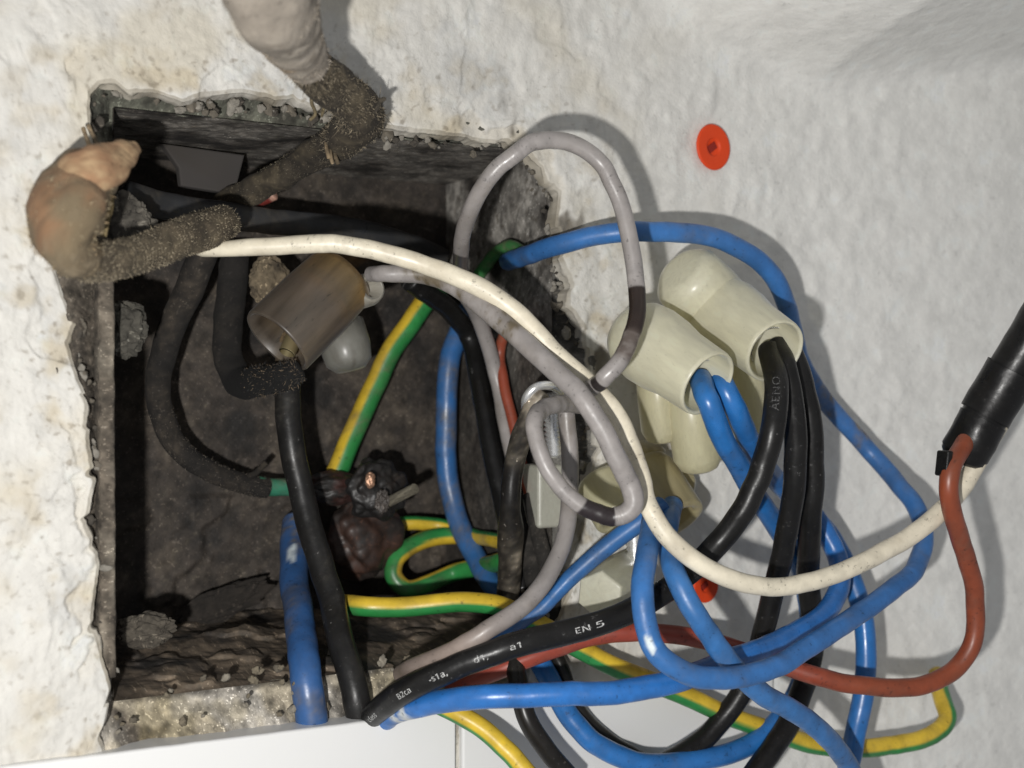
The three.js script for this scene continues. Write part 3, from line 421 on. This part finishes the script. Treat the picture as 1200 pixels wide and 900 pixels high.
{ // the pair of terminals with the blue and the black wires
  const c = P(820, 420, 14), k = pxMetre(c), g = thing('terminal_strip', 'clean milky terminal strip with two open barrels holding blue and black wires', 'terminal strip', c);
  const milk = speck([0.9, 0.89, 0.74], 110, 0.12, [0.42, 0.36, 0.19]);
  const hollow = (R) => [[0, 0.0], [R * 0.4, 0.015], [R * 0.75, 0.08], [R * 0.95, 0.2], [R, 0.34], [R * 0.97, 0.5], [R * 0.88, 0.66], [R * 0.84, 0.97], [R * 0.82, 1], [R * 0.77, 1.005], [R * 0.72, 0.98], [R * 0.68, 0.5], [0, 0.45]];
  mesh('barrel', latheGeo(P(731, 383, 9), P(830, 450, 24), hollow(47 * k), milk, 56), M.milky, g);
  mesh('barrel', latheGeo(P(826, 352, 9), P(909, 412, 25), hollow(46 * k), milk, 56), M.milky, g);
  mesh('bridge', latheGeo(P(765, 410, 9), P(840, 366, 9), [[0, 0], [24 * k, 0], [24 * k, 1], [0, 1]], milk, 28), M.milky, g);
  const milkLow = speck([0.8, 0.77, 0.55], 110, 0.15, [0.42, 0.36, 0.19]);
  const tower = (a, b, r) => mesh('screw_tower', latheGeo(a, b, [[0, 0], [r * k, 0], [r * k * 1.02, 0.5], [r * k * 0.96, 0.86], [r * k * 0.72, 0.97], [r * k * 0.5, 1], [0, 1]], r > 40 ? milk : milkLow, 36), M.milky, g);
  tower(P(856, 378, 10), P(796, 316, 12), 44); tower(P(768, 420, 8), P(776, 518, 7), 25); tower(P(806, 440, 11), P(820, 552, 10), 31); tower(P(868, 420, 8), P(882, 512, 6), 25);
  for (const [x, y, h] of [[822, 445, 18], [900, 406, 19]]) { const s = P(x - 12, y - 9, h - 2), e = P(x + 3, y + 2, h + 1.2); mesh('clamp', latheGeo(s, e, [[0, 0], [27 * k, 0], [27 * k, 1], [25 * k, 1], [25 * k, 0.1], [0, 0.1]], () => [1, 1, 1], 28), M.steel, g); }
}
// plugs in the wall
function plug(px, py, rpx, label) {
  const p = at(px, py, 0), k = pxMetre(p), R = rpx * k, g = thing('wall_plug', label, 'wall plug', p);
  const zn = V(0.1 - BEND * sst(BENDX - 0.006, BENDX + 0.006, p.x), 0, 1).normalize(), a = p.clone().addScaledVector(zn, -0.004), b = p.clone().addScaledVector(zn, 0.0008);
  mesh('collar', latheGeo(a, b, [[0, 0], [R * 0.6, 0], [R * 0.6, 0.86], [R * 0.96, 0.9], [R, 0.94], [R * 0.97, 0.985], [R * 0.9, 1], [R * 0.45, 0.98], [R * 0.38, 0.96], [R * 0.34, 0.88], [0, 0.87]], () => [1, 1, 1], 48), M.orange, g);
  const s = new THREE.BoxGeometry(R * 0.5, R * 0.32, 0.0004); s.rotateZ(0.6); s.rotateY(0.1); s.translate(p.x, p.y, p.z + 0.0002); mesh('slot', s, new THREE.MeshStandardMaterial({ color: new THREE.Color(0.25, 0.012, 0.003), roughness: 0.8 }), g);
}
plug(833, 173, 27, 'bright orange wall plug on bare white plaster above the connectors');
plug(824, 686, 20, 'red orange wall plug mostly hidden behind the cream cable');

// ------------------------------------------------------------------ the tangle in front of the wall
wire('blue_wire', 'long blue wire arching over the terminal strip then looping back lower right', 'wire', [[596, 306, -14], [615, 300, -6], [650, 289, 2], [695, 278, 7], [745, 273, 11], [800, 273, 13], [850, 284, 14], [890, 309, 14], [915, 344, 13], [930, 385, 10], [938, 420, 7], [956, 456, 6], [986, 492, 6], [1020, 530, 7], [1050, 562, 11], [1072, 595, 16], [1081, 625, 20], [1075, 657, 23], [1046, 691, 26], [1000, 725, 28], [950, 758, 30], [900, 784, 31], [850, 796, 31], [810, 791, 31], [776, 769, 30], [759, 735, 29], [754, 695, 28], [757, 655, 25], [763, 622, 20], [766, 596, 14]], 23.5, ins([0.035, 0.155, 0.43], { dust: (q) => 0.06 + 0.3 * sst(0.8, 0.2, Math.abs(q.k - 12) / 3), dirt: 0.15, spots: [[24.55, -0.25, 0.35, 0.4]] }));
wire('blue_wire', 'blue wire from the left barrel passing under the black wires to the bottom edge', 'wire', [[818, 442, 19], [829, 470, 23], [846, 508, 22], [866, 545, 20], [884, 577, 17], [908, 614, 14], [932, 655, 11], [948, 700, 9], [950, 755, 8], [937, 806, 9], [915, 842, 10], [872, 876, 10], [800, 893, 9], [742, 893, 8], [700, 872, 6], [668, 838, 4], [646, 800, 3], [630, 765, 0], [622, 735, -3]], 25, ins([0.022, 0.155, 0.46], { dust: 0.04, dirt: 0.12 }), M.shiny);
wire('blue_wire', 'blue wire from the left barrel descending right of the black wires to the bottom', 'wire', [[838, 434, 19], [850, 459, 22], [866, 490, 22], [885, 525, 18], [908, 560, 12], [942, 596, 9], [972, 625, 9], [992, 665, 11], [1008, 710, 13], [1014, 755, 14], [1013, 805, 15], [1004, 855, 15], [992, 915, 14]], 25, ins([0.022, 0.155, 0.46], { dust: 0.04, dirt: 0.1 }), M.shiny);
wire('black_wire', 'middle black wire from the right barrel curving down to the bottom edge', 'wire', [[912, 404, 21], [920, 432, 24], [930, 480, 24], [931, 530, 23], [926, 585, 21], [917, 640, 18], [905, 700, 15], [893, 745, 13], [876, 790, 11], [857, 828, 9.5], [826, 866, 8.5], [788, 892, 8], [740, 915, 7]], 26, ins(C.black, { dust: 0.07 }), M.black);
wire('black_wire', 'right black wire from the right barrel hanging to the bottom edge', 'wire', [[922, 404, 19], [935, 432, 21], [946, 480, 21], [950, 540, 20], [950, 610, 18], [948, 680, 14], [952, 735, 12], [945, 790, 12], [926, 842, 12.5], [900, 882, 13], [870, 925, 13]], 27, ins(C.black, { dust: 0.1 }), M.black);
const printed = wire('black_wire', 'thick black wire with white print from the right barrel down to the tile', 'wire', [[412, 866, -3], [432, 845, -1.2], [458, 822, 6], [498, 797, 12], [545, 776, 16], [600, 757, 19], [660, 742, 20], [712, 727, 21], [760, 704, 21], [800, 676, 21], [838, 640, 22], [872, 597, 25], [896, 545, 27], [906, 495, 28], [908, 450, 26], [901, 410, 21]], 29, ins(C.black, { dust: 0.06, dirt: 0.1 }), M.black);
wire('black_wire', 'black wire running down to the bottom edge right of the lower earth wire', 'wire', [[590, 738, -2], [598, 765, 3], [606, 800, 6], [617, 840, 8], [640, 876, 9], [670, 912, 10]], 23, ins([0.25, 0.23, 0.21], { dust: 0.12, dustColour: [0.6, 0.55, 0.5] }), M.black);
wire('black_wire', 'thin dark wire curving along the wall beneath the bright blue wire', 'wire', [[640, 748, -1], [656, 778, 2], [668, 808, 3], [680, 834, 3], [702, 858, 2.5], [735, 880, 2.5], [790, 910, 3]], 17, ins([0.25, 0.23, 0.21], { dust: 0.12, dustColour: [0.6, 0.55, 0.5] }), M.black);
wire('earth_wire', 'long green and yellow earth wire crossing under everything to the lower right', 'wire', [[398, 707, -15], [430, 711, -11], [480, 711, -9], [540, 706, -5], [580, 709, -1], [610, 722, 3], [640, 739, 5], [690, 766, 6], [740, 789, 7], [790, 810, 7], [840, 834, 8], [890, 853, 9], [950, 870, 10], [1005, 877, 11], [1052, 873, 12], [1090, 862, 13], [1107, 846, 12], [1106, 828, 10], [1100, 806, 6], [1098, 790, 3]], 22.5, earth(0.0, 2.5, { dust: 0.05, twist: 0.55 }));
wire('earth_wire', 'bright green and yellow earth wire leaving over the tile at the bottom edge', 'wire', [[505, 818, 3], [535, 834, 6], [560, 850, 8], [588, 873, 10], [612, 897, 12], [650, 940, 15]], 23, earth(0.75, 3, { dust: 0.02 }));
wire('blue_wire', 'bright blue wire lying across from the tile edge to the loops at right', 'wire', [[940, 588, 9], [964, 622, 11], [981, 655, 13], [984, 688, 16], [963, 721, 19], [916, 750, 21], [872, 769, 22], [825, 788, 24], [782, 800, 25], [722, 811, 24], [642, 816, 21], [566, 818, 17], [505, 824, 10], [468, 833, 4], [448, 846, -1]], 26, ins([0.025, 0.16, 0.5], { dust: 0.03, dirt: 0.08, bands: [[12.45, 13.05, 0.12, [0.6, 0.64, 0.66], 1, 1.2]] }), M.shiny);
wire('brown_wire', 'red brown wire dropping from the black sleeve and running left behind the blue', 'wire', [[1140, 505, 33], [1126, 528, 34], [1115, 548, 35], [1112, 572, 35], [1119, 605, 34], [1132, 650, 32], [1144, 700, 30], [1143, 744, 29], [1122, 780, 28], [1078, 802, 27], [1020, 806, 25], [960, 795, 22], [900, 774, 18], [850, 757, 15], [800, 746, 12], [750, 742, 10], [700, 746, 8], [650, 759, 6], [600, 778, 4], [555, 795, 0], [530, 806, -3]], 22, ins((q) => mix3(C.brown, C.red, sst(0.5, 0.62, q.u)), { dust: 0.05, dirt: 0.12 }));
wire('blue_wire', 'blue wire from the lower connector crossing the loop to the bottom right edge', 'wire', [[790, 592, 12], [784, 615, 17], [783, 642, 21], [791, 674, 25], [810, 714, 27], [838, 752, 27.5], [866, 786, 27.5], [896, 814, 27.5], [930, 833, 27], [962, 857, 26], [988, 886, 24], [1008, 930, 21]], 25.5, ins([0.04, 0.165, 0.43], { dust: 0.05, dirt: 0.1 }));
wire('cream_cable', 'cream white cable sweeping across the whole tangle into the black sleeve', 'cable', [[226, 293, -9], [240, 292, -6], [300, 289, -2], [370, 288, 2], [430, 293, 5], [490, 308, 8], [545, 328, 12], [600, 364, 15], [650, 413, 18], [697, 456, 20], [728, 498, 21], [748, 545, 22], [761, 594, 24], [792, 637, 26], [845, 673, 28], [910, 687, 29], [980, 672, 30], [1050, 637, 30], [1100, 602, 31], [1132, 567, 32], [1152, 532, 33], [1170, 500, 34]], [5, 17, 21, 22, 22, 22, 23, 23, 23, 23, 23, 22, 23, 23, 23, 22, 22, 22, 22, 22, 22, 22], ins(C.white, { dust: 0.05, dirt: 0.1, dustColour: [0.35, 0.26, 0.16] }));
wire('grey_wire', 'grey wire hooked in a loop under the cream cable with a dark band', 'wire', [[434, 322, 0], [450, 320, 3], [480, 319, 5], [520, 327, 8], [560, 354, 12], [600, 391, 16], [640, 426, 20], [674, 460, 24], [700, 493, 26], [725, 537, 27], [740, 570, 27], [741, 592, 27], [724, 605, 26], [704, 604, 25], [684, 594, 24], [660, 571, 23], [640, 546, 22], [629, 516, 21], [628, 492, 20], [641, 478, 18], [662, 473, 15], [690, 476, 10]], [18, 20, 22, 24, 25, 25, 25, 25, 25, 25, 25, 24, 23, 22, 21, 20, 20, 20, 21, 21, 21, 20], ins(C.grey, { dust: (q) => 0.06 + 0.75 * sst(1.6, 0.6, Math.abs(q.k - 3)) + 0.9 * sst(0.6, 0.2, Math.abs(q.k - 4.6)), dustColour: [0.13, 0.105, 0.07], bands: [[12.3, 14.1, 0.06, [0.022, 0.016, 0.018], 1, 0.0]] }), M.pvc, { step: 0.0002 });  // the dark band is a shadow put into the insulation colour
wire('grey_wire', 'grey wire arched high in an open loop with a dark lower end', 'wire', [[541, 338, -12], [540, 312, -4], [542, 288, 3], [549, 258, 9], [564, 222, 14], [590, 186, 17], [625, 166, 19], [660, 165, 20], [694, 183, 21], [719, 220, 22], [734, 265, 23], [744, 315, 24], [747, 350, 25], [742, 386, 26], [730, 415, 26], [713, 437, 25], [700, 450, 23], [684, 462, 18]], 20, ins(C.grey, { dust: 0.04, dirt: 0.15, bands: [[11.62, 13.2, 0.05, [0.024, 0.016, 0.013], 1, 0], [13.1, 14.2, 0.2, [0.09, 0.07, 0.06], 0.9, 0.4], [15.45, 15.85, 0.03, [0.03, 0.025, 0.025]]] }), M.shiny, { step: 0.0002 });  // near-black and brown bands coloured along the lower end
// print on the black wire
function printText(wireMesh, text, k0, k1, a0, a1, w, h, fs, colour) {
  const cv = document.createElement('canvas'); cv.width = w; cv.height = h; const c = cv.getContext('2d'); c.fillStyle = '#000'; c.fillRect(0, 0, w, h); c.fillStyle = '#fff'; c.font = fs + 'px sans-serif'; c.textBaseline = 'middle'; c.textAlign = 'left';
  for (const [s, x] of text) c.fillText(s, x * w, h / 2);
  c.fillStyle = '#000'; const r = rng(9); for (let i = 0; i < w * 2.2; i++) c.fillRect(r() * w, r() * h, 1 + 5 * r(), 1 + 4 * r());
  const t = new THREE.CanvasTexture(cv); const use = wireMesh.pa.S.filter((q) => q.k >= k0 && q.k <= k1), nu = use.length - 1, nv = 10;
  const g = gridGeo(nu, nv, (u, v) => { const q = use[Math.round(u * nu)], a = lerp(a1, a0, v), d = q.N.clone().multiplyScalar(Math.cos(a)).addScaledVector(q.B, Math.sin(a)), p = q.p.clone().addScaledVector(d, q.r * 1.012 + 0.00004); p.uu = (q.s - use[0].s) / (use[nu].s - use[0].s); p.vv = v; return p; }, () => [1, 1, 1]);
  const m = mesh('print', g, new THREE.MeshStandardMaterial({ color: new THREE.Color(...colour), roughness: 0.7, alphaMap: t, transparent: true, side: THREE.DoubleSide }), wireMesh); return m;
}
printText(printed, [['class', 0.02], ['B2ca', 0.24], ['-s1a,', 0.4], ['d1,', 0.56], ['a1', 0.67], ['EN 5', 0.84]], 1.35, 7.75, -0.35, 0.5, 1600, 76, 54, [0.5, 0.5, 0.49]);
printText(printed, [['AENO', 0.04]], 13.15, 14.5, -0.55, 0.5, 256, 76, 60, [0.07, 0.07, 0.07]);

// black sleeve at the right edge, taped
{
  const g = thing('black_sleeve', 'black taped cable sleeve entering from the right edge', 'cable sleeve', P(1165, 470, 34));
  const m = wire('sheath', '', '', [[1129, 534, 31], [1146, 503, 33], [1172, 460, 35], [1205, 404, 38], [1245, 338, 42]], 54, ins([0.14, 0.14, 0.145], { dust: 0.05 }), M.black, { parent: g, jitter: 0.015 });
  for (const [u0, u1, gr] of [[0.02, 0.34, 0.00022], [0.34, 0.62, 0.0004]]) mesh('tape_wrap', tubeGeo(m.pa, ins([0.13, 0.13, 0.135], { dust: 0.07 }), { from: u0, to: u1, grow: gr, jitter: 0.02, open: true, sides: 30 }), M.black, g);
  const f = P(1106, 543, 34.5), k = pxMetre(f), fb = new RoundedBoxGeometry(9 * k, 30 * k, 0.0022, 2, 0.0003); fb.rotateZ(-0.15); fb.translate(f.x, f.y, f.z); mesh('tape_flap', paint(fb, () => [0.14, 0.14, 0.145]), M.black, g);
}
// ------------------------------------------------------------------ the two old cloth-covered cables at the left
{
  const g = thing('old_cable', 'old cloth-covered cable coming in from the top edge, frayed and dusty', 'cable', P(380, 110, 12));
  const DU = [[0.13, 0.105, 0.072], [0.24, 0.2, 0.14], [0.06, 0.05, 0.036], [0.03, 0.026, 0.02], [0.16, 0.135, 0.095]];
  const sh = wire('cloth_sheath', '', '', [[306, -60, 36], [317, -10, 31], [327, 18, 26], [338, 42, 22], [349, 62, 19], [360, 78, 17]], [126, 112, 96, 78, 62, 52], ins((q) => mix3([0.3, 0.265, 0.225], [0.33, 0.21, 0.09], 0.7 * sst(0.05, 0.3, fbm(q.p.x * 170, q.p.y * 170, q.p.z * 170, 3)) * sst(0.4, 0.8, q.u)), { dust: 0.35, dirt: 0.9, dustColour: [0.36, 0.325, 0.28] }), M.dusty2, { parent: g, jitter: 0.16, sides: 48, freq: 150, oct: 4 });
  fuzz(sh.pa, 0.2, 1, 2500, 0.0006, [[0.34, 0.3, 0.25], [0.24, 0.2, 0.16], [0.4, 0.35, 0.28]], 3, g, 0.00004, 2);
  const co = wire('frayed_core', '', '', [[352, 66, 18], [374, 88, 15], [398, 108, 12], [421, 127, 9], [424, 140, 5], [408, 156, 1], [384, 173, -5], [350, 192, -11], [310, 214, -18], [262, 242, -25]], [50, 50, 50, 50, 52, 48, 40, 33, 32, 32], ins([0.06, 0.05, 0.038], { dust: 0.55, dustColour: [0.15, 0.125, 0.085] }), M.dusty, { parent: g, jitter: 0.17, freq: 300, sides: 36, oct: 4 });
  fuzz(co.pa, 0, 0.62, 14000, 0.00055, DU, 5, g, 0.00004, 3.5); fuzz(co.pa, 0, 0.62, 260, 0.002, DU, 55, g, 0.00004, 2);
  fuzz(co.pa, 0.55, 1, 4000, 0.0004, [[0.08, 0.07, 0.05], [0.14, 0.12, 0.085], [0.05, 0.042, 0.033]], 6, g, 0.00004, 2.5);
  wire('loose_strand', '', '', [[428, 138, 10], [440, 128, 11], [446, 120, 11], [452, 116, 12]], [12, 9, 8, 5], ins([0.16, 0.14, 0.11], { dust: 0.4 }), M.dusty, { parent: g, jitter: 0.2, sides: 10 });
  wire('loose_strand', '', '', [[366, 100, 12], [366, 118, 9], [370, 134, 7], [364, 140, 7]], 4, ins([0.42, 0.35, 0.2], { dust: 0.2 }), M.dusty, { parent: g, jitter: 0.2, sides: 8 });
  wire('loose_strand', '', '', [[376, 108, 12], [380, 122, 9], [378, 136, 7]], 3.5, ins([0.42, 0.35, 0.2], { dust: 0.2 }), M.dusty, { parent: g, jitter: 0.2, sides: 8 });
  for (const [x, y] of [[388, 186], [394, 186], [382, 180]]) wire('loose_strand', '', '', [[x, y - 12, -1], [x + 1, y - 2, 0], [x + 3, y + 6, 0]], 5, ins([0.4, 0.31, 0.2], { dust: 0.2 }), M.dusty, { parent: g, jitter: 0.2, sides: 8 });
}
{
  const g = thing('old_cable', 'old cable hooked at the left edge with a clay-coloured tip and dusty cloth', 'cable', P(90, 260, 12));
  const w2 = wire('dusty_core', '', '', [[76, 284, 12], [86, 298, 12], [104, 305, 11], [134, 303, 8], [170, 294, 4], [208, 281, 0], [238, 270, -3], [262, 259, -7]], [58, 54, 48, 45, 44, 45, 46, 40], ins([0.17, 0.138, 0.096], { dust: 0.6, dustColour: [0.25, 0.21, 0.145] }), M.dusty, { parent: g, jitter: 0.09, freq: 420, sides: 36, oct: 4 });
  fuzz(w2.pa, 0.25, 1, 14000, 0.0004, [[0.25, 0.21, 0.145], [0.2, 0.165, 0.115], [0.3, 0.255, 0.18], [0.1, 0.083, 0.06]], 8, g, 0.00004, 2);
  const w1 = wire('sheath', '', '', [[118, 206, 11], [98, 216, 12], [84, 234, 13], [77, 254, 14], [74, 276, 14], [82, 296, 13], [98, 308, 11]], [60, 78, 90, 88, 76, 62, 48], ins((q) => mix3([0.15, 0.115, 0.07], [0.22, 0.115, 0.06], 0.75 * sst(0, 0.25, fbm(q.p.x * 150, q.p.y * 150, q.p.z * 150, 3))), { dust: 0.4, dirt: 1.1, dustColour: [0.2, 0.16, 0.105] }), M.dusty2, { parent: g, jitter: 0.15, freq: 170, sides: 44, oct: 5, cap: 0.1 });
  fuzz(w1.pa, 0.1, 1, 1500, 0.0006, [[0.34, 0.28, 0.18], [0.26, 0.19, 0.11]], 9, g, 0.00004, 2);
  wire('clay_tip', '', '', [[82, 214, 14], [96, 205, 15], [112, 196, 15], [128, 189, 14], [144, 179, 13], [159, 170, 12]], [52, 60, 58, 50, 36, 16], ins([0.27, 0.15, 0.083], { dust: 0.5, dirt: 0.8, dustColour: [0.36, 0.25, 0.145] }), M.dusty2, { parent: g, jitter: 0.12, freq: 330, sides: 36, oct: 5, cap: 0.02, flat: 0.6 });
  wire('straw_sliver', '', '', [[127, 228, 9], [125, 246, 9], [121, 262, 9], [119, 278, 8]], [9, 10, 8, 7], ins([0.5, 0.4, 0.2], { dust: 0.2 }), M.dusty, { parent: g, flat: 0.4, jitter: 0.15, sides: 10 });
  for (const [x, y, d] of [[112, 162, 8], [104, 166, 6]]) wire('straw_sliver', '', '', [[x - d, y - 14, 4], [x, y, 5], [x + 6, y + 12, 8]], 5, ins([0.4, 0.31, 0.2], { dust: 0.2 }), M.dusty, { parent: g, jitter: 0.1, sides: 8 });
  const p = P(148, 262, -6), k = pxMetre(p); tag(mesh('mortar_lump', lumpGeo(p, [30 * k, 32 * k, 12 * k], 44, 0.45, speck([0.26, 0.245, 0.215], 320, 0.7, [0.03, 0.027, 0.025]), 8, 0.4), M.mortar), 'dusty grey mortar lump framed by the hooked old cable', 'mortar lump');
}

renderer.render(scene, camera);
